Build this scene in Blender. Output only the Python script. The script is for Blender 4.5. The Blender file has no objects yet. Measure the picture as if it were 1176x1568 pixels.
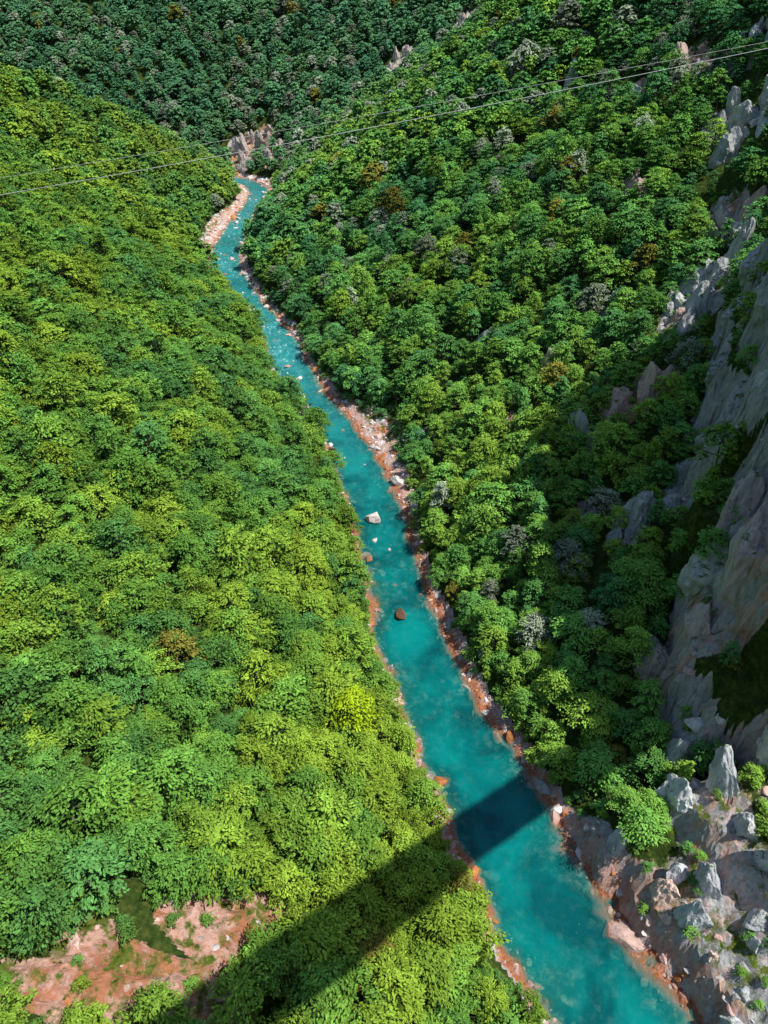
import bpy, math, random
import numpy as np
from mathutils import Vector
rng=np.random.default_rng(7); random.seed(7)
scene=bpy.context.scene
scene.view_settings.view_transform='Standard'; scene.view_settings.look='None'; scene.view_settings.exposure=0
# ---------------- noise
def _h(ix,iy,iz):
    n=(ix*374761393+iy*668265263+iz*1440662683)&0xffffffff
    n=((n^(n>>13))*1274126177)&0xffffffff
    n=n^(n>>16)
    return (n&0xffff)/32767.5-1.0
def vn(x,y,z=0.0):
    x=np.asarray(x,float);y=np.asarray(y,float);z=np.zeros_like(x)+z
    ix=np.floor(x).astype(np.int64);iy=np.floor(y).astype(np.int64);iz=np.floor(z).astype(np.int64)
    fx=x-ix;fy=y-iy;fz=z-iz
    fx=fx*fx*(3-2*fx);fy=fy*fy*(3-2*fy);fz=fz*fz*(3-2*fz)
    r=0
    for a in (0,1):
        for b in (0,1):
            for c in (0,1):
                w=(fx if a else 1-fx)*(fy if b else 1-fy)*(fz if c else 1-fz)
                r=r+w*_h(ix+a,iy+b,iz+c)
    return r
def fbm(x,y,z=0.0,o=4):
    r=0;a=1;s=0
    for i in range(o):
        r=r+a*vn(x*2**i+17.3*i,y*2**i-9.1*i,np.asarray(z)*2**i+3.7*i);s+=a;a*=.5
    return r/s
def ss(a,b,x):
    t=np.clip((x-a)/(b-a),0,1);return t*t*(3-2*t)
# ---------------- river centreline (x,y,half width) metres
CP=np.array([(600,-1600,13),(250,-500,13),(160,-200,13),(110,-80,13),(75,-20,13),(60,10,13),(43,40.6,12.5),(34,59,12),(28.5,74,11.5),(20,96,10.5),(9.5,127,10),(3.5,153.5,9.5),(-1.5,186,9.5),
(-9,218,10),(-21,252,7.2),(-38,284,9.5),(-47,309,9),(-55,340,8),(-73,375,8.5),(-89,417,9),(-107,466,10),(-112,542,9.5),(-111,610,6.5),(-114,665,9),(-140,702,9),(-190,725,10),(-280,735,10),(-420,720,10),(-600,760,10),(-900,900,10),(-1700,1000,10)],float)
def catmull(P,step):
    out=[]
    for i in range(len(P)-1):
        p0=P[max(i-1,0)];p1=P[i];p2=P[i+1];p3=P[min(i+2,len(P)-1)]
        L=np.hypot(*(p2-p1)[:2]);n=max(2,int(L/step))
        for k in range(n):
            t=k/n
            m1=(p2-p0)*.5*min(1,L/max(np.hypot(*(p2-p0)[:2])*.5,1e-6));m2=(p3-p1)*.5*min(1,L/max(np.hypot(*(p3-p1)[:2])*.5,1e-6))
            h=(2*t**3-3*t**2+1)*p1+(t**3-2*t**2+t)*m1+(-2*t**3+3*t**2)*p2+(t**3-t**2)*m2
            out.append(h)
    out.append(P[-1]);return np.array(out)
RC=catmull(CP,10.0)
def river(x,y):
    best=np.full(x.shape,1e12);sg=np.ones(x.shape);hw=np.zeros(x.shape)
    for i in range(len(RC)-1):
        ax,ay,aw=RC[i];bx,by,bw=RC[i+1];dx=bx-ax;dy=by-ay;L2=dx*dx+dy*dy
        t=np.clip(((x-ax)*dx+(y-ay)*dy)/L2,0,1)
        qx=x-ax-t*dx;qy=y-ay-t*dy;D=qx*qx+qy*qy
        m=D<best
        best=np.where(m,D,best);sg=np.where(m,np.where(dx*qy-dy*qx<0,1.0,-1.0),sg);hw=np.where(m,aw+t*(bw-aw),hw)
    return np.sqrt(best),sg,hw
def margins(y,sg):
    R=np.interp(y,[0,40,72,96,127,153,186,218,240,258,275,300,340,375,466,500,542,620,665,720],[5,5,4.5,3,3.5,3,3,7,15,14,3.5,3.5,4.5,3.5,4,5,8,8,10,6])
    Lm=np.interp(y,[0,40,80,100,127,186,375,430,470,560,620,665,720],[2,2,2,1,.6,.6,.8,3,9,11,7,6,4])
    return np.where(sg>0,R,Lm)
PATCH=[(-27,45,8,5.5,1),(-19,49,6,4,1),(-35,36,9,5,1),(-48,33,7,4.5,1),(-43,39,5,4,1),(-29,36,9,4.5,1),(-26,31,7,4,1),(-40,33,8,5,1),
(72,103,11,10,.45),(84,141,9,15,0),(67,147,5,8,.1),(65,182,6,8,.6),(57,156,4,5,.4),(83,190,10,7,1),(76,184,7,6,1),(99,217,8,12,.2),(111,227,7,13,.2),(104,300,4.5,18,.7),(119,377,7,18,.5),
(141,364,8,16,.6),(135,307,6,17,.4),(125,262,6,13,.4),(114,546,14,18,.3),(12,745,22,24,.3),(69,731,13,30,.3),(-133,747,30,26,.9),(-100,720,14,14,.7),(41,267,3.5,5,.8),(45,213,4,5,.8),(62,232,5,6,.8),(95,420,6,14,.4),
(88,250,5,7,.7),(60,330,4,6,.7),(150,440,9,20,.4),(80,480,6,12,.5)]
def cliffx(y):
    return np.interp(y,[60,80,95,108,122,165,200,260,330,420],[78,67,62,63,69,83,99,122,140,170])
def H(x,y):
    x=np.asarray(x,float);y=np.asarray(y,float)
    d,sg,hw=river(x,y);hw=hw+1.3*vn(x/9,y/9,2.2)+.8*vn(x/3.5,y/3.5,5.2)
    e=d-hw;mg=margins(y,sg)
    e0=np.maximum(e,0)
    m=np.where(sg>0,.64,.63)
    up=np.maximum(e0-mg,0)
    h=.32*np.minimum(e0,mg)+m*up
    h=h+ss(0,60,up)*10*fbm(x/75,y/75,1.5,3)+ss(0,30,up)*3.*fbm(x/22,y/22,4.5,2)
    h=np.where(h>200,200+320*(1-np.exp(-(np.maximum(h,200)-200)/320)),h)
    xc=cliffx(y)+6*fbm(x*0+3.1,y/14,0.5,3)+3*vn(x/8,y/6,9.)
    win=ss(69,80,y)*(1-.8*ss(178,208,y))*(1-ss(330,440,y))
    c0=np.clip((x-xc)/24+.12*fbm(x/9,y/9,1.1,3),0,1)*(sg>0)
    t3=c0*4;fr=t3-np.floor(t3)
    c=(np.floor(t3)+ss(.35,.95,fr))/4*(win)
    amp=80+10*fbm(y/16,x*0+.5,7.7,2)
    h=h+amp*c
    wall=((fr>.33)&(fr<.97)&(c0>0.02)&(c0<1)).astype(float)
    steep=wall*np.clip(win*3,0,1)*np.where(y>195,(fbm(x/12,y/20,31.,3)>.08)*1.,(fbm(x/10,y/12,33.,3)>-.25)*1.)
    near=(sg>0)*(1-ss(72,82,y))*ss(20,34,y)
    h=h+near*(7*ss(1,6,e+1.6*vn(x/5,y/5,3.))+5*ss(13,18,e+3*vn(x/7,y/7,5.)))
    rock=np.clip(steep*1.8,0,1)
    grove=ss(5,8,e)*(1-ss(12,16,e+2*vn(x/6,y/6,3.5)))*ss(60,68,y)
    rock=np.maximum(rock,near*(1-grove)*ss(-.35,.05,.42-e/90+.8*fbm(x/9,y/9,8.,3))*(e<50))
    warm=.24+.5*fbm(x/25,y/25,3.3,3)+near*.04
    warm=np.where(steep>0,warm-.22,warm)
    for (px,py,rx,ry,w) in PATCH:
        q=np.sqrt(((x-px)/rx)**2+((y-py)/ry)**2)+.55*fbm(x/7,y/7,6.,3)
        k=1-ss(.8,1.0,q)
        rock=np.maximum(rock,k);warm=np.where(k>0.01,w*.7+.3*warm,warm)
    bank=(e<mg+.5)&(e>-1.5)
    warm=np.where(bank,np.maximum(warm,.5),warm)
    rk=np.maximum(rock,bank*1.0)
    tn=np.abs(fbm(x/6,y/6,2.,4))
    h=h+rock*(3.0*tn+.7*vn(x/1.7,y/1.7,1.)-.6)
    h=np.where(e>0,h+.25*vn(x/2.5,y/2.5,3.),h)
    dep=-(2.3+1.1*vn(x/12,y/12,1.))*(1-np.clip(d/hw,0,1)**2.2)
    h=np.where(e<0,dep+.35*vn(x/2.2,y/2.2,8.),h)
    return h,e,sg,mg,rk,rock,c,np.clip(warm,0,1)
# ---------------- materials helpers
def newmat(n):
    m=bpy.data.materials.new(n);m.use_nodes=True;nt=m.node_tree;nt.nodes.clear();return m,nt
class NT:
    def __init__(s,nt):s.nt=nt
    def n(s,t,**k):
        nd=s.nt.nodes.new(t)
        for a,b in k.items():setattr(nd,a,b)
        return nd
    def l(s,a,b):s.nt.links.new(a,b)
    def math(s,op,a,b=None,c=None,clamp=False):
        nd=s.n('ShaderNodeMath',operation=op);nd.use_clamp=clamp
        for i,v in enumerate((a,b,c)):
            if v is None:continue
            if isinstance(v,(int,float)):nd.inputs[i].default_value=v
            else:s.l(v,nd.inputs[i])
        return nd.outputs[0]
    def noise(s,vec,scale,detail=4,rough=.55,dist=0):
        nd=s.n('ShaderNodeTexNoise');nd.inputs['Scale'].default_value=scale;nd.inputs['Detail'].default_value=detail;nd.inputs['Roughness'].default_value=rough;nd.inputs['Distortion'].default_value=dist
        if vec is not None:s.l(vec,nd.inputs['Vector'])
        return nd.outputs['Fac']
    def ramp(s,fac,stops,interp='LINEAR'):
        nd=s.n('ShaderNodeValToRGB');cr=nd.color_ramp;cr.interpolation=interp
        while len(cr.elements)<len(stops):cr.elements.new(.5)
        for e,(p,c) in zip(cr.elements,stops):
            e.position=p;e.color=(c,c,c,1) if isinstance(c,(int,float)) else (*c,1)
        s.l(fac,nd.inputs[0]);return nd.outputs[0]
    def mix(s,fac,a,b,bt='MIX'):
        nd=s.n('ShaderNodeMix',data_type='RGBA',blend_type=bt)
        for i,v in ((0,fac),(6,a),(7,b)):
            if isinstance(v,(int,float)):nd.inputs[i].default_value=v
            elif isinstance(v,tuple):nd.inputs[i].default_value=(*v,1)
            else:s.l(v,nd.inputs[i])
        return nd.outputs[2]
    def stretch(s,vec,sc):
        mp=s.n('ShaderNodeMapping');mp.inputs['Scale'].default_value=sc;s.l(vec,mp.inputs['Vector']);return mp.outputs[0]
# ---------------- terrain
def grow(start,end,st,f=1.12):
    o=[];p=start
    while p<end:
        o.append(p);st*=f;p+=st
    o.append(end);return np.array(o)
xs=np.concatenate([-grow(260,3000,3)[::-1],np.arange(-257,-60,2.5),np.arange(-60,36,1.0),np.arange(36,112,.6),np.arange(112,150,1.),np.arange(150,260,2.5),grow(260,3000,3)])
ys=np.concatenate([-grow(30,2500,3)[::-1],np.arange(-27,24,2.),np.arange(24,200,.65),np.arange(200,260,1.1),np.arange(260,420,1.6),np.arange(420,800,2.6),grow(800,3500,3.5)])
X,Y=np.meshgrid(xs,ys)
Z,E,SG,MG,RK,ROCK,CW,WM=H(X.ravel(),Y.ravel())
x=X.ravel();y=Y.ravel()
kk=np.clip(ROCK,0,1)*(y<420)*np.where(y<80,.45,1)
dx=kk*(2.4*fbm(x/5,y/5,Z/6,4)+1.1*fbm(x/1.8,y/1.8,Z/3,3));dy=kk*(2.4*fbm(x/5+50,y/5,Z/6,4)+1.1*fbm(x/1.8+9,y/1.8,Z/3,3));dz=kk*.8*fbm(x/3,y/3+40,Z/3,3)
co=np.stack([x+dx,y+dy,Z+dz],1)
nx=len(xs);ny=len(ys)
idx=np.arange(nx*ny).reshape(ny,nx)
quads=np.stack([idx[:-1,:-1],idx[:-1,1:],idx[1:,1:],idx[1:,:-1]],-1).reshape(-1,4)
def mesh_np(name,co,faces,smooth=False):
    me=bpy.data.meshes.new(name);k=faces.shape[1]
    me.vertices.add(len(co));me.vertices.foreach_set('co',co.astype(np.float32).ravel())
    me.loops.add(len(faces)*k);me.loops.foreach_set('vertex_index',faces.astype(np.int32).ravel())
    me.polygons.add(len(faces));me.polygons.foreach_set('loop_start',(np.arange(len(faces))*k).astype(np.int32))
    try: me.polygons.foreach_set('loop_total',np.full(len(faces),k,np.int32))
    except Exception: pass
    me.update(calc_edges=True)
    me.polygons.foreach_set('use_smooth',np.full(len(faces),smooth))
    return me
def fattr(me,name,arr,dom='POINT'):
    a=me.attributes.new(name,'FLOAT',dom);a.data.foreach_set('value',arr.astype(np.float32))
def vattr(me,name,arr):
    a=me.attributes.new(name,'FLOAT_VECTOR','POINT');a.data.foreach_set('vector',arr.astype(np.float32).ravel())
def addobj(name,me,parent=None,coll=None):
    o=bpy.data.objects.new(name,me);(coll or scene.collection).objects.link(o)
    if parent:o.parent=parent
    return o
tme=mesh_np('canyon_terrain',co,quads,False)
fattr(tme,'rock',RK);fattr(tme,'warm',WM);fattr(tme,'e',np.clip(E,-20,60))
terrain=addobj('canyon_terrain',tme)
def rock_color(q,vec,warm,scale=1.0):
    sv_=q.stretch(vec,(1,1,.3))
    n1=q.noise(sv_,.4*scale,6,.65,.4);n2=q.noise(sv_,1.5*scale,6,.72);n3=q.noise(vec,.09*scale,4,.6)
    grey=q.ramp(n2,[(.3,(.21,.22,.23)),(.42,(.38,.39,.40)),(.56,(.53,.53,.53)),(.75,(.68,.67,.66))])
    pink=q.ramp(n2,[(.3,(.40,.19,.14)),(.42,(.60,.34,.26)),(.75,(.76,.55,.48))])
    ora=q.ramp(n1,[(.3,(.28,.08,.03)),(.7,(.58,.22,.08))])
    f=q.math('ADD',q.math('MULTIPLY',warm,1.1),q.math('MULTIPLY',q.math('SUBTRACT',n1,.5),1.6),clamp=True)
    c=q.mix(q.ramp(f,[(.28,0.),(.6,1.)]),grey,pink)
    f2=q.math('ADD',warm,q.math('MULTIPLY',q.math('SUBTRACT',n3,.5),2.0))
    f2=q.math('ADD',f2,q.math('MULTIPLY',q.math('SUBTRACT',n1,.5),1.5))
    c=q.mix(q.ramp(f2,[(.75,0.),(1.,.75)]),c,ora)
    return c,n2
A=lambda nm,ty='GEOMETRY':q.n('ShaderNodeAttribute',attribute_name=nm,attribute_type=ty)
m,nt=newmat('ground');q=NT(nt)
geo=q.n('ShaderNodeNewGeometry');pos=geo.outputs['Position']
rk=A('rock').outputs['Fac'];wm=A('warm').outputs['Fac'];ee=A('e').outputs['Fac']
sep=q.n('ShaderNodeSeparateXYZ');q.l(pos,sep.inputs[0])
zz=sep.outputs[2]
rc,n2=rock_color(q,pos,wm)
fl=q.ramp(q.noise(pos,.7,7,.7),[(.3,(.018,.036,.010)),(.5,(.05,.085,.018)),(.62,(.10,.13,.03)),(.75,(.16,.12,.05))])
nrm=q.n('ShaderNodeSeparateXYZ');q.l(geo.outputs['Normal'],nrm.inputs[0])
gr=q.math('MULTIPLY',q.ramp(nrm.outputs[2],[(.5,0.),(.8,1.)]),q.ramp(q.noise(pos,.3,6,.7),[(.47,0.),(.55,1.)]))
gr=q.math('MULTIPLY',gr,q.ramp(q.math('MULTIPLY',ee,.1),[(.4,0.),(.7,1.)]))
grass=q.ramp(q.noise(pos,1.3,4),[(.35,(.06,.12,.015)),(.6,(.15,.18,.035)),(.75,(.28,.15,.05))])
rg=q.mix(gr,rc,grass)
col=q.mix(q.ramp(q.math('ADD',rk,q.math('MULTIPLY',q.math('SUBTRACT',n2,.5),1.0)),[(.4,0.),(.55,1.)]),fl,rg)
orange=q.ramp(n2,[(.3,(.18,.045,.012)),(.6,(.52,.15,.03)),(.8,(.62,.30,.12))])
wl=q.ramp(q.math('MULTIPLY_ADD',q.math('ADD',zz,q.math('MULTIPLY',q.math('SUBTRACT',n2,.5),1.6)),.36,.5),[(.2,0.),(.38,1.),(.60,1.),(.82,0.)])
col=q.mix(q.math('MULTIPLY',wl,.8),col,orange)
vo=q.n('ShaderNodeTexVoronoi');vo.inputs['Scale'].default_value=.36;vo.inputs['Randomness'].default_value=1.
wv=q.n('ShaderNodeVectorMath',operation='ADD');nz=q.n('ShaderNodeTexNoise');nz.inputs['Scale'].default_value=.7;nz.inputs['Detail'].default_value=6
q.l(pos,nz.inputs['Vector']);sc0=q.n('ShaderNodeVectorMath',operation='SCALE');sc0.inputs['Scale'].default_value=3.4;q.l(nz.outputs['Color'],sc0.inputs[0]);q.l(pos,wv.inputs[0]);q.l(sc0.outputs[0],wv.inputs[1])
q.l(q.stretch(wv.outputs[0],(1,1,.2)),vo.inputs['Vector'])
slab=q.math('MULTIPLY',q.ramp(vo.outputs['Distance'],[(.16,.8),(.42,0.)]),q.ramp(q.noise(pos,.13,3,.6),[(.50,0.),(.62,1.)]))
bed=q.ramp(q.noise(pos,.4,8,.78),[(.35,(.002,.045,.045)),(.50,(.02,.11,.095)),(.60,(.12,.27,.20)),(.70,(.34,.50,.38))])
bed=q.mix(slab,bed,q.ramp(q.noise(pos,2.5,4,.7),[(.3,(.24,.42,.30)),(.7,(.58,.76,.56))]))
col=q.mix(q.ramp(q.math('MULTIPLY_ADD',zz,.25,.5),[(.27,1.),(.42,0.)]),col,bed)
bs=q.n('ShaderNodeBsdfDiffuse')
q.l(col,bs.inputs['Color'])
bp=q.n('ShaderNodeBump');bp.inputs['Strength'].default_value=.7;bp.inputs['Distance'].default_value=.6
q.l(q.math('ADD',n2,q.math('MULTIPLY',q.noise(pos,.7,8,.75,.6),2.)),bp.inputs['Height']);q.l(bp.outputs[0],bs.inputs['Normal'])
o=q.n('ShaderNodeOutputMaterial');q.l(bs.outputs[0],o.inputs[0])
tme.materials.append(m)
# ---------------- river surface
RF=catmull(CP[2:-1],1.3)
for _ in range(12):
    RF[1:-1]=(RF[:-2]+2*RF[1:-1]+RF[2:])/4
T=np.gradient(RF[:,:2],axis=0);T/=np.linalg.norm(T,axis=1)[:,None]
Nn=np.stack([T[:,1],-T[:,0]],1)
NW=31;w=np.linspace(-1,1,NW)
S=np.concatenate([[0],np.cumsum(np.hypot(*np.diff(RF[:,:2],axis=0).T))])
WX=(RF[:,0,None]+Nn[:,0,None]*w*(RF[:,2,None]+3));WY=(RF[:,1,None]+Nn[:,1,None]*w*(RF[:,2,None]+3))
wx=WX.ravel();wy=WY.ravel();hz=H(wx,wy)
depth=np.clip(-hz[0],-1,6)
rap=ss(170,330,wy)*(.75+.25*vn(wx*0+1,wy/30))
wz=.06*fbm(wx/3,wy/3,1.,3)*(1+2*rap)
ii=np.arange(len(RF)*NW).reshape(-1,NW)
wf=np.stack([ii[:-1,:-1],ii[1:,:-1],ii[1:,1:],ii[:-1,1:]],-1).reshape(-1,4)
wme=mesh_np('river',np.stack([wx,wy,wz],1),wf,True)
fattr(wme,'depth',depth);fattr(wme,'rap',rap)
vattr(wme,'flow',np.stack([np.repeat(S,NW),np.tile(w,len(RF))*np.repeat(RF[:,2],NW),wx*0],1))
wo=addobj('river',wme)
m,nt=newmat('river_water');q=NT(nt)
geo=q.n('ShaderNodeNewGeometry');pos=geo.outputs['Position']
dp=A('depth').outputs['Fac'];rp=A('rap').outputs['Fac'];fw=A('flow').outputs['Vector']
fv=q.stretch(fw,(.35,1,1))
nb=q.noise(pos,.06,4,.6,.5);ns=q.noise(fv,.5,6,.65,.6)
deep=q.ramp(nb,[(.38,(.0,.11,.12)),(.62,(.0,.28,.265))])
lite=q.ramp(ns,[(.3,(.012,.26,.28)),(.55,(.05,.40,.40)),(.72,(.16,.56,.54))])
c=q.mix(q.math('MULTIPLY',rp,.9),deep,lite)
c=q.mix(q.ramp(q.math('MULTIPLY',dp,.25),[(.0,1.),(.30,0.)]),c,(.05,.36,.29))
ff=q.math('ADD',q.noise(fv,.9,8,.75,1.2),q.math('MULTIPLY',rp,.11))
ff=q.math('SUBTRACT',ff,q.math('MULTIPLY',q.noise(pos,.045,3,.5),.16))
foam=q.ramp(ff,[(.585,0.),(.69,.85)])
c=q.mix(foam,c,(.72,.88,.88))
al=q.math('ADD',q.ramp(q.math('MULTIPLY',dp,.25),[(0.,.08),(.12,.28),(.45,.64),(.8,.80)]),foam,clamp=True)
al=q.math('MAXIMUM',al,q.math('MULTIPLY',rp,.70))
bs=q.n('ShaderNodeBsdfPrincipled');bs.inputs['Roughness'].default_value=.1;bs.inputs['IOR'].default_value=1.33;bs.inputs['Specular IOR Level'].default_value=.4
q.l(c,bs.inputs['Base Color']);q.l(al,bs.inputs['Alpha'])
bp=q.n('ShaderNodeBump');bp.inputs['Strength'].default_value=.35;bp.inputs['Distance'].default_value=.18
q.l(q.math('ADD',q.noise(fv,1.4,6,.7,1.),q.math('MULTIPLY',ff,q.math('MULTIPLY',rp,1.2))),bp.inputs['Height']);q.l(bp.outputs[0],bs.inputs['Normal'])
o=q.n('ShaderNodeOutputMaterial');q.l(bs.outputs[0],o.inputs[0])
wme.materials.append(m)
# ---------------- leaf / bark materials
m,nt=newmat('leaves');q=NT(nt)
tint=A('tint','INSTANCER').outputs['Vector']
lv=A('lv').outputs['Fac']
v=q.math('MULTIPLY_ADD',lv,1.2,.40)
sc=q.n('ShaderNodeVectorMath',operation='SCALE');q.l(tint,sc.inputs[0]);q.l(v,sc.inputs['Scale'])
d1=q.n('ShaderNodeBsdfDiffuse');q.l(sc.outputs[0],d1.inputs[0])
o=q.n('ShaderNodeOutputMaterial');q.l(d1.outputs[0],o.inputs[0]);LEAF=m
m,nt=newmat('bark');q=NT(nt)
tc=q.n('ShaderNodeTexCoord')
bs=q.n('ShaderNodeBsdfDiffuse')
q.l(q.ramp(q.noise(tc.outputs['Object'],3,5),[(.3,(.06,.05,.04)),(.7,(.2,.18,.16))]),bs.inputs['Color'])
o=q.n('ShaderNodeOutputMaterial');q.l(bs.outputs[0],o.inputs[0]);BARK=m
# ---------------- tree meshes
def tube(V,Fc,p0,p1,r0,r1,k=6):
    p0=np.array(p0,float);p1=np.array(p1,float);dd=p1-p0;dd/=np.linalg.norm(dd)+1e-9
    a=np.cross(dd,[.3,.9,.2]);a/=np.linalg.norm(a);b=np.cross(dd,a)
    s=len(V)
    for P_,R_ in ((p0,r0),(p1,r1)):
        for i in range(k):
            t=2*math.pi*i/k;V.append(P_+R_*(math.cos(t)*a+math.sin(t)*b))
    for i in range(k):
        Fc.append((s+i,s+(i+1)%k,s+k+(i+1)%k,s+k+i))
def make_tree(name,Ht,R,nclump,leaves,seed,lsize=.42,flat=.55,base=.35,cs=5.4):
    r=np.random.default_rng(seed)
    V=[];Fc=[]
    tp=[np.array([0,0,-1.0])]
    for i in range(4):
        tp.append(np.array([r.normal(0,.18)*(i+1)*.6,r.normal(0,.18)*(i+1)*.6,Ht*.8*(i+1)/4]))
    for i in range(4): tube(V,Fc,tp[i],tp[i+1],.26*Ht/11*(1-i*.2),.26*Ht/11*(1-(i+1)*.2),6)
    cl=[]
    lob=r.uniform(.62,1.25,6)
    for i in range(nclump):
        t=(i+.5)/nclump
        zf=base+(1-base)*(t**.85)
        u_=(zf-base)/(1-base)
        prof=(1-u_**1.8)**.6*min(1,.6+u_*2.2)
        ang=i*2.39996+r.normal(0,.4)
        rad=R*prof*lob[int(ang*6/6.283)%6]*(r.uniform(.5,1.0)**.5)
        c=np.array([rad*math.cos(ang),rad*math.sin(ang),Ht*zf*.93+r.normal(0,.32)])
        cl.append((c,r.uniform(.7,1.3)*R/cs,ang))
    for c,cr,_a in cl[::4]:
        j=min(3,int(c[2]/Ht/.8*4));p=tp[max(1,j)]
        tube(V,Fc,p,c-np.array([0,0,cr*.3]),.085,.03,3)
    nbk=len(Fc)
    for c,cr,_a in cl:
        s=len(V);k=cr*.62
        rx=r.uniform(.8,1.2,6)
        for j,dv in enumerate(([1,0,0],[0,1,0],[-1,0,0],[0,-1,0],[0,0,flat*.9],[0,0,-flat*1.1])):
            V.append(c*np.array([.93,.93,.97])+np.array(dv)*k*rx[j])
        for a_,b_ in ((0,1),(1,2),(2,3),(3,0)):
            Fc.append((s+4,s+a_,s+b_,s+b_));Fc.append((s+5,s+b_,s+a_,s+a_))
    V=np.array(V);FcQ=np.array(Fc)
    nb=len(V)
    per=max(8,leaves//nclump)
    C=[];Nr=[];LV=[];AX=[]
    for c,cr,ang in cl:
        n=per
        out=np.array([math.cos(ang),math.sin(ang),-.25])
        u=r.normal(size=(n,3));u/=np.linalg.norm(u,axis=1)[:,None]
        u[:,2]=np.where(u[:,2]<-.1,-u[:,2]*.8,u[:,2])
        rr=r.uniform(.5,1.3,(n,1))
        pp=c+u*rr*cr*np.array([1.2,1.2,flat*1.2])
        pp+=out*(u[:,:2]@out[:2])[:,None]*cr*.55
        nn=u*.7+np.array([0,0,.8])+r.normal(0,.33,(n,3));nn/=np.linalg.norm(nn,axis=1)[:,None]
        C.append(pp);Nr.append(nn);AX.append(out+r.normal(0,.45,(n,3)))
        LV.append(np.clip(r.normal(.5,.11)+r.normal(0,.12,n)+.25*(rr[:,0]-.85)+.3*(pp[:,2]/Ht-.68),0,1))  # random tone, plus light on crown top and outside put into the colour
    C=np.concatenate(C);Nr=np.concatenate(Nr);LV=np.concatenate(LV);AX=np.concatenate(AX)
    b=np.cross(Nr,AX);b/=np.linalg.norm(b,axis=1)[:,None]+1e-9;a=np.cross(b,Nr)
    sz=lsize*r.uniform(.6,1.4,(len(C),1))
    q0=C+a*sz;q1=C+b*sz*.5+Nr*sz*.1;q2=C-a*sz;q3=C-b*sz*.5+Nr*sz*.1
    L=np.stack([q0,q1,q2,q3],1).reshape(-1,3)
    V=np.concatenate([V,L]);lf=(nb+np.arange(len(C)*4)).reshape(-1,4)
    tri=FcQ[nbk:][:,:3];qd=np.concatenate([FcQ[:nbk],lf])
    me=bpy.data.meshes.new(name)
    me.vertices.add(len(V));me.vertices.foreach_set('co',V.astype(np.float32).ravel())
    loops=np.concatenate([qd.ravel(),tri.ravel()])
    me.loops.add(len(loops));me.loops.foreach_set('vertex_index',loops.astype(np.int32))
    st=np.concatenate([np.arange(len(qd))*4,len(qd)*4+np.arange(len(tri))*3])
    me.polygons.add(len(st));me.polygons.foreach_set('loop_start',st.astype(np.int32))
    me.update(calc_edges=True);me.polygons.foreach_set('use_smooth',np.zeros(len(st),bool))
    me.materials.append(BARK);me.materials.append(LEAF)
    mi=np.ones(len(st),np.int32);mi[:nbk]=0;me.polygons.foreach_set('material_index',mi)
    fa=np.full(len(V),-.10);fa[nb:]=np.repeat(LV,4);fattr(me,'lv',fa)  # clump cores get a dark value: crown-interior shade put into the colour
    return me
tcoll=bpy.data.collections.new('tree_library')
specs=[]
for i in range(9): specs.append(('beech_tree',9.5+(i%3)*.8,4.1+.2*(i%4),50+4*(i%4),1900,10+i,.26,.5,.34,5.9))
for i in range(3): specs.append(('oak_tree',9,3.9,30,1400,30+i,.28,.75,.34,4.8))
for i in range(2): specs.append(('slender_tree',12,2.7,30,1200,40+i,.27,.8,.25,4.2))
for i in range(3): specs.append(('shrub',4.2,2.4,13,520,50+i,.26,.7,.12,4.))
for i in range(4): specs.append(('far_tree',10.5,4.3,26,680,60+i,.58,.6,.36,4.8))
for i,sp in enumerate(specs):
    me=make_tree(*sp);ob=bpy.data.objects.new('%02d_%s'%(i,sp[0]),me);tcoll.objects.link(ob)
NB,NO,NS,NSH,NF=9,3,2,3,4
def instancer(name,coll,pts,rot,scl,var,tint):
    me=bpy.data.meshes.new(name);me.vertices.add(len(pts));me.vertices.foreach_set('co',pts.astype(np.float32).ravel())
    vattr(me,'rot',rot);vattr(me,'scl',scl);vattr(me,'tint',tint)
    a=me.attributes.new('variant','INT','POINT');a.data.foreach_set('value',var.astype(np.int32))
    ob=addobj(name,me)
    g=bpy.data.node_groups.new(name+'_nodes','GeometryNodeTree')
    g.interface.new_socket('Geometry',in_out='INPUT',socket_type='NodeSocketGeometry')
    g.interface.new_socket('Geometry',in_out='OUTPUT',socket_type='NodeSocketGeometry')
    N=g.nodes;L=g.links
    gi=N.new('NodeGroupInput');go=N.new('NodeGroupOutput')
    ip=N.new('GeometryNodeInstanceOnPoints');ci=N.new('GeometryNodeCollectionInfo')
    ci.inputs['Collection'].default_value=coll;ci.inputs['Separate Children'].default_value=True;ci.inputs['Reset Children'].default_value=True
    def na(nm,ty):
        n=N.new('GeometryNodeInputNamedAttribute');n.data_type=ty;n.inputs['Name'].default_value=nm
        return [o for o in n.outputs if o.enabled and o.name=='Attribute'][0]
    ip.inputs['Pick Instance'].default_value=True
    L.new(gi.outputs[0],ip.inputs['Points']);L.new(ci.outputs[0],ip.inputs['Instance'])
    L.new(na('variant','INT'),ip.inputs['Instance Index'])
    er=N.new('FunctionNodeEulerToRotation');L.new(na('rot','FLOAT_VECTOR'),er.inputs[0]);L.new(er.outputs[0],ip.inputs['Rotation'])
    L.new(na('scl','FLOAT_VECTOR'),ip.inputs['Scale'])
    L.new(ip.outputs[0],go.inputs[0])
    md=ob.modifiers.new('scatter','NODES');md.node_group=g
    return ob
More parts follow.
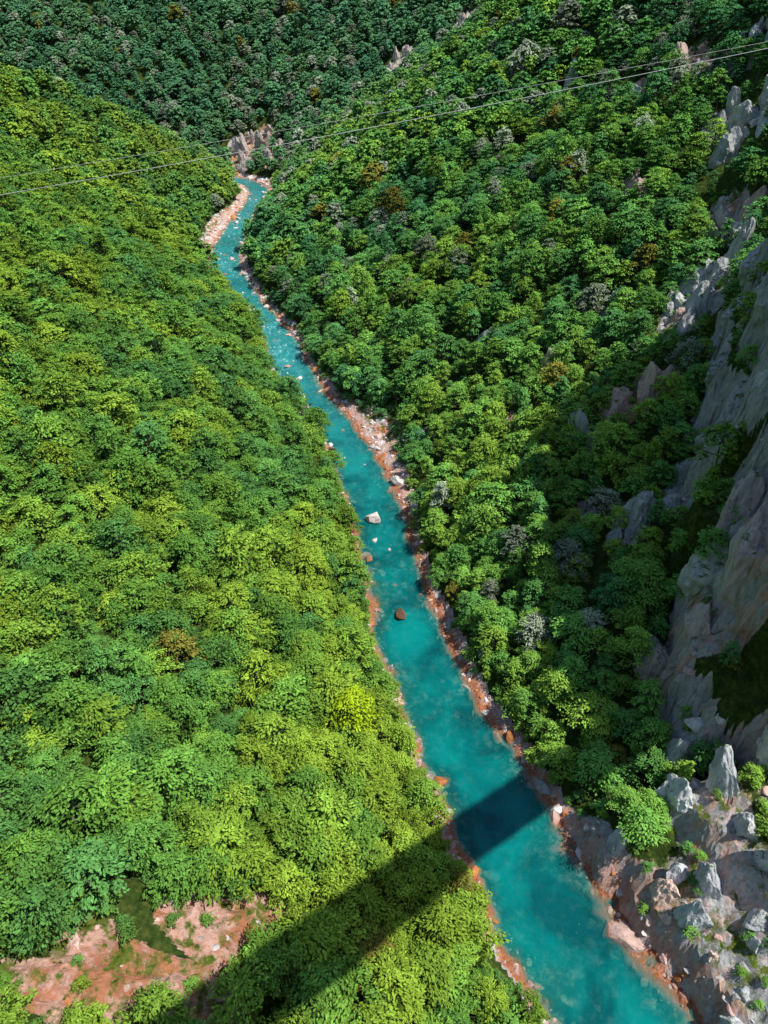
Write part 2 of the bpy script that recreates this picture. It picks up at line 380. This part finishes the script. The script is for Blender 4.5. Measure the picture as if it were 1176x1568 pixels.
# ---------------- forest scatter
CAMZ=150.;PT=math.radians(38)
def inview(x,y,z,uf,vf):
    f=math.cos(PT)*y-math.sin(PT)*(z-CAMZ);up=math.sin(PT)*y+math.cos(PT)*(z-CAMZ)
    return (f>20)&(np.abs(x/np.maximum(f,1))<uf)&(np.abs(up/np.maximum(f,1))<vf),f
def grid(x0,x1,y0,y1,s,j=.36):
    gx,gy=np.meshgrid(np.arange(x0,x1,s),np.arange(y0,y1,s*.9));gx=gx+(np.arange(gx.shape[0])%2)[:,None]*s*.5
    gx=gx.ravel()+rng.uniform(-j,j,gx.size)*s;gy=gy.ravel()+rng.uniform(-j,j,gy.size)*s;return gx,gy
def scatter(x0,x1,y0,y1,s,kind,side=0):
    gx,gy=grid(x0,x1,y0,y1,s,.42)
    z,e,sg,mg,rk,rock,cw,wmm=H(gx,gy)
    v,f=inview(gx,gy,z,.8 if kind!='far' else .64,.95)
    if side: v&=(sg*side>0)
    r=rng.random(len(gx))
    clear=np.hypot(gx,gy)>18
    if kind=='shrub':
        ok=v&clear&(e>mg*.6)&((rock>.2)|(e<mg+4)|((sg>0)&(r<.35))|((sg<0)&(gy<65)))&~((rock>.4)&(r>np.where(gy<80,.34,.24)))
    else:
        ok=v&clear&(e>mg+.9)&((rock<.25)|((r<.06)&(e>mg+6)))
        gap=fbm(gx/13,gy/13,5.5,3)
        ok&=~((sg>0)&(gap>.38)&(r<.7))
    return gx[ok],gy[ok],z[ok],e[ok],sg[ok],rock[ok],f[ok],wmm[ok]
def colour(gx,gy,z,sg,f,e):
    n=len(gx);T=np.zeros((n,3))
    big=fbm(gx/45,gy/45,11.,3);med=fbm(gx/12,gy/12,12.,2)
    r=rng.random(n)
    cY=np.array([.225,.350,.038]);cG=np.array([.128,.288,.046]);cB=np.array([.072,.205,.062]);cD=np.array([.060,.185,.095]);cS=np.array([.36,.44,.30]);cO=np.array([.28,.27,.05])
    mixv=np.clip(.5+big*.6+med*.45+rng.normal(0,.22,n),0,1)
    L=(sg<0)&(gy<700)
    near=1-ss(60,260,f)
    mixv=np.where(L,np.clip(mixv+.10+.04*near,0,1),np.clip(mixv+.0,0,1))
    lo=np.where(mixv[:,None]<.5,cB+(cG-cB)*(mixv[:,None]*2),cG+(cY-cG)*(mixv[:,None]*2-1))
    T[:]=lo
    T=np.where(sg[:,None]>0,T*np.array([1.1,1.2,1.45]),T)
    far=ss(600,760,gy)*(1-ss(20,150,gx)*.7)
    T=T*(1-far[:,None])+(cD+.35*lo)*far[:,None]  # dim, bluish far hill: shade and distance haze put into the leaf tint
    hz=ss(350,900,gy)[:,None];T=T*(1-.2*hz)+.2*hz*np.array([.13,.26,.18])  # no atmosphere in the scene; distance haze is blended into the tree colour
    ps=np.where((sg>0)&(gy>100),.03+.07*(gy>330),.0)+.10*(gy>560)*(gy<900)*(gx<10)*(gx>-160)
    s=r<ps;T[s]=cS*rng.uniform(.5,1.,(s.sum(),1))
    s=(r>.9985)|((sg>0)&(r>.988));T[s]=cO*rng.uniform(.6,1,(s.sum(),1))
    T*=rng.uniform(.74,1.22,(n,1))
    return T
P_,Rr,Sc,Va,Ti=[],[],[],[],[]
def add(res,kind):
    gx,gy,z,e,sg,rock,f,wmm=res;n=len(gx)
    r=rng.random(n)
    if kind=='shrub':
        var=NB+NO+NS+rng.integers(0,NSH,n);s=rng.uniform(.4,1.0,n)*np.where(rock>.3,.7,1.)
    elif kind=='far':
        var=NB+NO+NS+NSH+rng.integers(0,NF,n);s=np.clip(rng.normal(1.22,.28,n),.6,2.)
    else:
        pb=np.where(sg<0,.95,.55)
        var=np.where(r<pb,rng.integers(0,NB,n),np.where(r<pb+.7*(1-pb),NB+rng.integers(0,NO,n),NB+NO+rng.integers(0,NS,n)))
        s=np.clip(rng.normal(.96,.23,n),.5,1.65)*np.where(sg<0,1.,.88)*np.where(rock>.3,.5,1.)
        s*=np.clip(.72+e/40,.72,1)*(1+.32*ss(130,330,f))
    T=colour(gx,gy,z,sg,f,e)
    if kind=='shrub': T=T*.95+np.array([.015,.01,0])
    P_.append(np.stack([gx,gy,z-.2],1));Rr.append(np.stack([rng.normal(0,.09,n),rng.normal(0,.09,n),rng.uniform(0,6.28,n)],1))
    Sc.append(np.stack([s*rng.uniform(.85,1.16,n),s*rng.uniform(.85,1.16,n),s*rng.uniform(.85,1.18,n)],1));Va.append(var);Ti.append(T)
add(scatter(-240,120,-10,190,5.2,'near',-1),'near')
add(scatter(-60,220,-10,190,5.4,'near',1),'near')
add(scatter(-330,300,190,420,6.6,'near'),'near')
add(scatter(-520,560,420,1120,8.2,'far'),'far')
add(scatter(-150,200,10,430,4.2,'shrub'),'shrub')
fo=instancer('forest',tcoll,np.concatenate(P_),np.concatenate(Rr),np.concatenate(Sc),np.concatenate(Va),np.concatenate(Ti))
print('TREES',[len(a) for a in P_])
# ---------------- rocks
def stone(name,attr=True,wet=True,bump=.8,sc=1.2):
    global q
    m,nt=newmat(name);q=NT(nt)
    geo=q.n('ShaderNodeNewGeometry');pos=geo.outputs['Position']
    tint=A('tint','INSTANCER').outputs['Vector']
    n1=q.noise(pos if wet else q.stretch(pos,(1,1,.22)),sc,7,.72);n4=q.noise(pos,.28,5,.65,.5)
    c=q.mix(1.0,tint,q.ramp(n1,[(.3,.40),(.45,.88),(.6,1.1),(.75,1.3)]),'MULTIPLY')
    if not wet: c=q.mix(q.ramp(n4,[(.62,0.),(.7,.5)]),c,(.42,.24,.15))
    sep=q.n('ShaderNodeSeparateXYZ');q.l(pos,sep.inputs[0])
    if wet:
        wt=q.ramp(q.math('MULTIPLY_ADD',q.math('ADD',sep.outputs[2],q.math('MULTIPLY',n1,.6)),.4,.4),[(.5,1.),(.72,0.)])
        c=q.mix(q.math('MULTIPLY',wt,.6),c,(.42,.13,.035))
        c=q.mix(q.ramp(q.math('MULTIPLY_ADD',sep.outputs[2],.5,.5),[(.1,1.),(.3,0.)]),c,q.ramp(q.noise(pos,2.,5,.7),[(.35,(.06,.18,.14)),(.6,(.30,.46,.33))]))
    else:
        gn=q.n('ShaderNodeSeparateXYZ');q.l(geo.outputs['Normal'],gn.inputs[0])
        mo=q.math('MULTIPLY',q.ramp(gn.outputs[2],[(.6,0.),(.85,1.)]),q.ramp(q.noise(pos,.6,5,.7),[(.48,0.),(.56,1.)]))
        c=q.mix(mo,c,(.09,.15,.03))
    bs=q.n('ShaderNodeBsdfDiffuse');q.l(c,bs.inputs['Color'])
    bp=q.n('ShaderNodeBump');bp.inputs['Strength'].default_value=bump;bp.inputs['Distance'].default_value=.4;q.l(n1,bp.inputs['Height']);q.l(bp.outputs[0],bs.inputs['Normal'])
    o=q.n('ShaderNodeOutputMaterial');q.l(bs.outputs[0],o.inputs[0]);return m
STONE=stone('boulder_stone');CLIFF=stone('limestone',wet=False,bump=1.,sc=.8)
import bmesh
def rock_mesh(name,seed,sub=3,cuts=14,squash=.7,mat=None,rough=.07,dmin=.55):
    r=np.random.default_rng(seed)
    bm=bmesh.new();bmesh.ops.create_icosphere(bm,subdivisions=sub,radius=1)
    me=bpy.data.meshes.new(name);bm.to_mesh(me);bm.free()
    v=np.zeros(len(me.vertices)*3);me.vertices.foreach_get('co',v);v=v.reshape(-1,3)
    for i in range(cuts):
        n=r.normal(size=3)
        if rough>.1: n[2]*=.4
        n/=np.linalg.norm(n);d=r.uniform(dmin,.85)
        o_=v@n-d;v=v-np.where(o_>0,o_,0)[:,None]*n
    if rough>.1:
        f1=fbm(v[:,0]*2.2+seed,v[:,1]*2.2,v[:,2]*.9,5);f2=np.abs(fbm(v[:,0]*4+seed,v[:,1]*4,v[:,2]*1.4,4))
        v*=(1+rough*f1*1.6-rough*1.2*f2)[:,None]
        led=.03*np.sign(np.sin(v[:,2]*17+3*f1));v[:,:2]*=(1+led)[:,None]
    else: v*=1+rough*fbm(v[:,0]*2+seed,v[:,1]*2,v[:,2]*2,3)[:,None]
    v*=np.array([r.uniform(.9,1.4),r.uniform(.8,1.1),squash])
    me.vertices.foreach_set('co',v.ravel());me.update()
    me.polygons.foreach_set('use_smooth',np.zeros(len(me.polygons),bool))
    me.materials.append(mat or STONE);return me
rcoll=bpy.data.collections.new('rock_library')
for i in range(8):
    rcoll.objects.link(bpy.data.objects.new('%02d_rock'%i,rock_mesh('rock',100+i,3,14,.5+.06*i,None,.09,.42)))
ccoll=bpy.data.collections.new('cliff_library')
for i in range(5):
    ccoll.objects.link(bpy.data.objects.new('%02d_crag'%i,rock_mesh('crag',200+i,5,24,1.6+.2*i,CLIFF,.20,.42)))
P_,Rr,Sc,Va,Ti=[],[],[],[],[]
def addr(gx,gy,z,s,T,sink=.15,tilt=.35,nv=8):
    n=len(gx)
    P_.append(np.stack([gx,gy,z-s*sink],1));Rr.append(np.stack([rng.normal(0,tilt,n),rng.normal(0,tilt,n),rng.uniform(0,6.28,n)],1))
    Sc.append(np.stack([s*rng.uniform(.7,1.3,n),s*rng.uniform(.7,1.3,n),s*rng.uniform(.6,1.2,n)],1));Va.append(rng.integers(0,nv,n));Ti.append(T)
def rtint(n,warm):
    g=np.array([.54,.53,.52]);p=np.array([.72,.50,.43]);w_=np.array([.80,.77,.74]);o_=np.array([.60,.25,.10])
    r=rng.random(n)[:,None]+(warm[:,None]-.4)*.5
    T=np.where(r<.27,g,np.where(r<.62,w_,np.where(r<.86,p,o_)))
    return T*rng.uniform(.7,1.12,(n,1))
gx,gy=grid(-160,110,15,760,1.5)
z,e,sg,mg,rk,rock,cw,wmm=H(gx,gy);v,f=inview(gx,gy,z,.65,.85)
ok=v&(e>-2.2)&(e<mg+.8)&(rng.random(len(gx))<.55)
gx,gy,z,e,wmm=gx[ok],gy[ok],z[ok],e[ok],wmm[ok]
s=np.clip(rng.lognormal(-.55,.68,len(gx)),.22,3.4)*np.where(gy>330,1.25,1)
addr(gx,gy,z,s,rtint(len(gx),wmm))
gx,gy=grid(-130,80,20,700,2.6)
z,e,sg,mg,rk,rock,cw,wmm=H(gx,gy);v,f=inview(gx,gy,z,.65,.85)
ok=v&(e<-1)&(rng.random(len(gx))<np.clip(.04+.35*ss(.5,.95,.5+fbm(gx/14,gy/14,21.,2)),0,1))
gx,gy,z,wmm=gx[ok],gy[ok],z[ok],wmm[ok]
s=np.clip(rng.lognormal(-.1,.5,len(gx)),.35,2.4)
addr(gx,gy,z,s,np.array([.58,.48,.40])*rng.uniform(.4,1.3,(len(gx),1)),.05)
gx,gy=grid(-130,60,90,680,4.2)
z,e,sg,mg,rk,rock,cw,wmm=H(gx,gy)
ok=(e<-.8)&(rng.random(len(gx))<np.clip(.02+.10*ss(150,300,gy)+.16*ss(.5,.9,.5+fbm(gx/18,gy/18,41.,2)),0,1))
gx,gy=gx[ok],gy[ok]
s=np.clip(rng.lognormal(.0,.5,len(gx)),.6,2.8)*np.where(gy>330,1.25,1)
addr(gx,gy,s*0,s,np.where(rng.random((len(gx),1))<.6,np.array([.80,.74,.70]),np.array([.42,.26,.18]))*rng.uniform(.7,1.1,(len(gx),1)),.12)
gx,gy=grid(-70,180,20,420,2.1)
z,e,sg,mg,rk,rock,cw,wmm=H(gx,gy);v,f=inview(gx,gy,z,.75,.95)
ok=v&(rock>.6)&(e>1)&(rng.random(len(gx))<.2)
gx,gy,z,wmm=gx[ok],gy[ok],z[ok],wmm[ok]
s=np.clip(rng.lognormal(-.2,.5,len(gx)),.4,2.6)
addr(gx,gy,z,s,rtint(len(gx),wmm),.35)
instancer('riverbank_rocks',rcoll,np.concatenate(P_),np.concatenate(Rr),np.concatenate(Sc),np.concatenate(Va),np.concatenate(Ti))
print('ROCKS',[len(a) for a in P_])
P_,Rr,Sc,Va,Ti=[],[],[],[],[]
gx,gy=grid(30,190,30,600,5.0,.45)
z,e,sg,mg,rk,rock,cw,wmm=H(gx,gy);v,f=inview(gx,gy,z,.95,.95)
ok=v&(rock>.55)&(e>3)&(sg>0)&(rng.random(len(gx))<np.where(gy<80,.7,np.where(gy<195,.5,.75)))
gx,gy,z,wmm,e=gx[ok],gy[ok],z[ok],wmm[ok],e[ok]
s=np.where(gy<80,rng.uniform(2.,4.8,len(gx)),rng.uniform(2.6,6.4,len(gx)))
tc_=np.where((wmm[:,None]+rng.normal(0,.18,(len(gx),1)))>.55,np.array([.64,.47,.41]),np.array([.49,.505,.52]))*rng.uniform(.85,1.15,(len(gx),1))*np.where(gy<80,1.25,1.)[:,None]
addr(gx,gy,z,s,tc_,.35,.16,5)
bx=np.array([68,74,63,78,83,76.]);by=np.array([101,104,105,99,108,115.])
bz=H(bx,by)[0]
addr(bx,by,bz,np.array([7,7.5,5,8,8,6.]),np.array([.54,.46,.44])*np.array([1,1.05,.9,1,.95,1.])[:,None],.3,.15,5)
gx,gy=grid(-150,140,600,860,9.0,.45)
z,e,sg,mg,rk,rock,cw,wmm=H(gx,gy)
ok=(rock>.5)&(e>0)
gx,gy,z=gx[ok],gy[ok],z[ok]
addr(gx,gy,z,rng.uniform(4,8,len(gx)),np.tile([.54,.46,.42],(len(gx),1)),.3,.25,5)
instancer('limestone_crags',ccoll,np.concatenate(P_),np.concatenate(Rr),np.concatenate(Sc),np.concatenate(Va),np.concatenate(Ti))
print('CRAGS',[len(a) for a in P_])
def boulder(x,y,s,col,seed,zoff=.3,sq=.8):
    mm=STONE.copy();mm.name='boulder_pale'
    for nd in list(mm.node_tree.nodes):
        if nd.type=='ATTRIBUTE':
            rgb=mm.node_tree.nodes.new('ShaderNodeRGB');rgb.outputs[0].default_value=(*col,1)
            for l in list(nd.outputs['Vector'].links): mm.node_tree.links.new(rgb.outputs[0],l.to_socket)
    ob=addobj('boulder',rock_mesh('boulder',seed,4,18,sq,mm));ob.location=(x,y,zoff);ob.scale=(s,s,s);ob.rotation_euler=(.1,.15,seed)
    return ob
for a in [(-3.6,187,3.3,(.85,.72,.66),3,1.),(-79,380,4.6,(.82,.77,.74),5,.6,.45),(4.5,142,2.6,(.13,.08,.05),8,-.3),(-38,277,2.8,(.7,.66,.62),9,.3,.4),(-35,268,2.2,(.6,.5,.46),12,.3,.4),(-47,308,2.,(.5,.4,.35),13,0,.5),
          (-94,455,3.4,(.65,.6,.56),14,.3,.5),(-68,385,2.6,(.7,.66,.62),15,.3,.5),(-5,167,1.6,(.4,.2,.12),16,.2),(-91,440,2.5,(.5,.4,.36),17,.2,.5),(-103,470,2.5,(.6,.5,.46),18,.2,.5),(-76,372,2,(.6,.56,.5),19,.2,.5)]: boulder(*a)
def single_tree(name,x,y,s,tint,idx):
    src=tcoll.objects[idx].data.copy()
    lm=LEAF.copy()
    for nd in list(lm.node_tree.nodes):
        if nd.type=='ATTRIBUTE' and nd.attribute_name=='tint':
            rgb=lm.node_tree.nodes.new('ShaderNodeRGB');rgb.outputs[0].default_value=(*tint,1)
            for l in list(nd.outputs['Vector'].links): lm.node_tree.links.new(rgb.outputs[0],l.to_socket)
    src.materials[1]=lm
    ob=addobj(name,src);ob.location=(x,y,H(np.array([x]),np.array([y]))[0][0]+.8);ob.scale=(s,)*3
single_tree('lime_tree',-8.,94,1.4,(.34,.48,.02),2)
# ---------------- bridge the picture is taken from
def simple(name,a,b,sc_=2):
    m,nt=newmat(name);q=NT(nt);tc=q.n('ShaderNodeTexCoord')
    bs=q.n('ShaderNodeBsdfPrincipled');bs.inputs['Roughness'].default_value=.85
    q.l(q.ramp(q.noise(tc.outputs['Object'],sc_,6,.6),[(.3,a),(.7,b)]),bs.inputs['Base Color'])
    o=q.n('ShaderNodeOutputMaterial');q.l(bs.outputs[0],o.inputs[0]);return m
CONC=simple('concrete',(.28,.27,.25),(.42,.41,.38));ASPH=simple('asphalt',(.04,.04,.042),(.065,.065,.065));STEEL=simple('galvanised_steel',(.5,.5,.5),(.65,.65,.65))
br=bpy.data.objects.new('concrete_bridge',None);scene.collection.objects.link(br)
ang=math.atan2(.5417,.8406);br.rotation_euler=(0,0,ang)
W=10.0;off=-(W/2+.4)
pn=np.array([-.5417,.8406]);br.location=(pn[0]*off,pn[1]*off,0)
def box(name,x0,x1,y0,y1,z0,z1,mat,par,bev=.03):
    bm=bmesh.new();bmesh.ops.create_cube(bm,size=1)
    for v_ in bm.verts:v_.co=Vector((x0+(v_.co.x+.5)*(x1-x0),y0+(v_.co.y+.5)*(y1-y0),z0+(v_.co.z+.5)*(z1-z0)))
    if bev:bmesh.ops.bevel(bm,geom=bm.edges[:],offset=bev,segments=1,affect='EDGES')
    me=bpy.data.meshes.new(name);bm.to_mesh(me);bm.free();me.materials.append(mat);ob=addobj(name,me,par);return ob
DX0,DX1=-190,210
box('deck',DX0,DX1,-W/2,W/2,147.2,148.2,CONC,br)
box('roadway',DX0,DX1,-3.6,3.6,148.204,148.25,ASPH,br,0)
for s_ in (-1,1):
    box('sidewalk',DX0,DX1,min(s_*3.62,s_*4.95),max(s_*3.62,s_*4.95),148.204,148.36,CONC,br)
    box('girder',DX0,DX1,s_*3.3-.5,s_*3.3+.5,144.7,147.198,CONC,br)
    for zz_ in (148.85,149.4): box('rail',DX0,DX1,s_*4.8-.05,s_*4.8+.05,zz_,zz_+.1,STEEL,br,.01)
    bm=bmesh.new()
    for xx in np.arange(DX0,DX1,2.5):
        r_=bmesh.ops.create_cube(bm,size=1)
        for v_ in r_['verts']:v_.co=Vector((xx+v_.co.x*.14,s_*4.8+v_.co.y*.14,148.93+v_.co.z*1.14))
    me=bpy.data.meshes.new('rail_posts');bm.to_mesh(me);bm.free();me.materials.append(CONC);addobj('rail_posts',me,br)
bm=bmesh.new()
for xx in np.arange(DX0,DX1,8):
    r_=bmesh.ops.create_cube(bm,size=1)
    for v_ in r_['verts']:v_.co=Vector((xx+v_.co.x*3,v_.co.y*.14,148.256+v_.co.z*.003))
me=bpy.data.meshes.new('centre_line');bm.to_mesh(me);bm.free();me.materials.append(simple('white_paint',(.7,.7,.7),(.8,.8,.8)));addobj('centre_line',me,br)
for px_ in (-150,-82):
    for s_ in (-1,1): box('pier',px_-1.2,px_+1.2,s_*3.3-.8,s_*3.3+.8,0,144.69,CONC,br)
    for zz_ in (50,90,125): box('pier_brace',px_-.9,px_+.9,-2.49,2.49,zz_,zz_+2,CONC,br)
# ---------------- power line
pl=bpy.data.objects.new('power_line',None);scene.collection.objects.link(pl)
def cable(name,a,b,sag,r=.04,seg=80,k=6):
    V=[];Fc=[]
    a=np.array(a,float);b=np.array(b,float);pts=[a+(b-a)*t-np.array([0,0,sag*4*t*(1-t)]) for t in np.linspace(0,1,seg)]
    dd=(b-a)/np.linalg.norm(b-a);s1=np.cross(dd,[0,0,1]);s1/=np.linalg.norm(s1);s2=np.cross(s1,dd)
    for p in pts:
        for i in range(k):
            t=2*math.pi*i/k;V.append(p+r*(math.cos(t)*s1+math.sin(t)*s2))
    for j in range(seg-1):
        for i in range(k):Fc.append((j*k+i,j*k+(i+1)%k,(j+1)*k+(i+1)%k,(j+1)*k+i))
    me=mesh_np(name,np.array(V),np.array(Fc),True);me.materials.append(STEEL);addobj(name,me,pl)
def pole(p):
    x,y,top=p
    g=H(np.array([x]),np.array([y]))[0][0]
    if top<g: return
    V=[];Fc=[];tube(V,Fc,(x,y,g-1),(x,y,top+.6),.32,.16,12)
    me=mesh_np('pole',np.array(V),np.array(Fc),True);me.materials.append(STEEL);addobj('pole',me,pl)
    box('crossarm',x-.1,x+.1,y-1.2,y+1.2,top-.25,top-.02,STEEL,pl)
PA=np.array([0,171,126.0]);PD=np.array([84,10,12.5]);QA=np.array([0,218.5,122.]);QD=np.array([107,11.5,15.])
for nm,a,d_,k0,k1,rr_ in (('cable_1',PA,PD,-1.6,1.4,.06),('cable_2',QA,QD,-1.5,1.5,.045)):
    a1=a+d_*k0;b1=a+d_*k1;pole(a1);pole(b1);cable(nm,a1,b1,1.5,rr_)
# ---------------- light
sv=Vector((.50,-.147,1)).normalized();el=math.asin(sv.z)
L=bpy.data.lights.new('sun','SUN');L.energy=5.0;L.angle=math.radians(.53);L.color=(1,.95,.87)
lo=bpy.data.objects.new('sun',L);scene.collection.objects.link(lo);lo.rotation_euler=sv.to_track_quat('Z','Y').to_euler()
wd=bpy.data.worlds.new('World');scene.world=wd;wd.use_nodes=True;nt=wd.node_tree;nt.nodes.clear()
sk=nt.nodes.new('ShaderNodeTexSky');sk.sky_type='NISHITA';sk.sun_disc=False;sk.sun_elevation=el;sk.sun_rotation=math.atan2(sv.x,sv.y);sk.altitude=700
bg=nt.nodes.new('ShaderNodeBackground');bg.inputs[1].default_value=.13
ow=nt.nodes.new('ShaderNodeOutputWorld');nt.links.new(sk.outputs[0],bg.inputs[0]);nt.links.new(bg.outputs[0],ow.inputs[0])
# ---------------- camera
cd=bpy.data.cameras.new('camera');cam=bpy.data.objects.new('camera',cd);scene.collection.objects.link(cam)
cam.location=(0,0,CAMZ);cam.rotation_euler=(math.radians(52),0,0)
cd.sensor_fit='VERTICAL';cd.sensor_height=36;cd.lens=24.02;cd.clip_start=.1;cd.clip_end=9000
scene.camera=cam
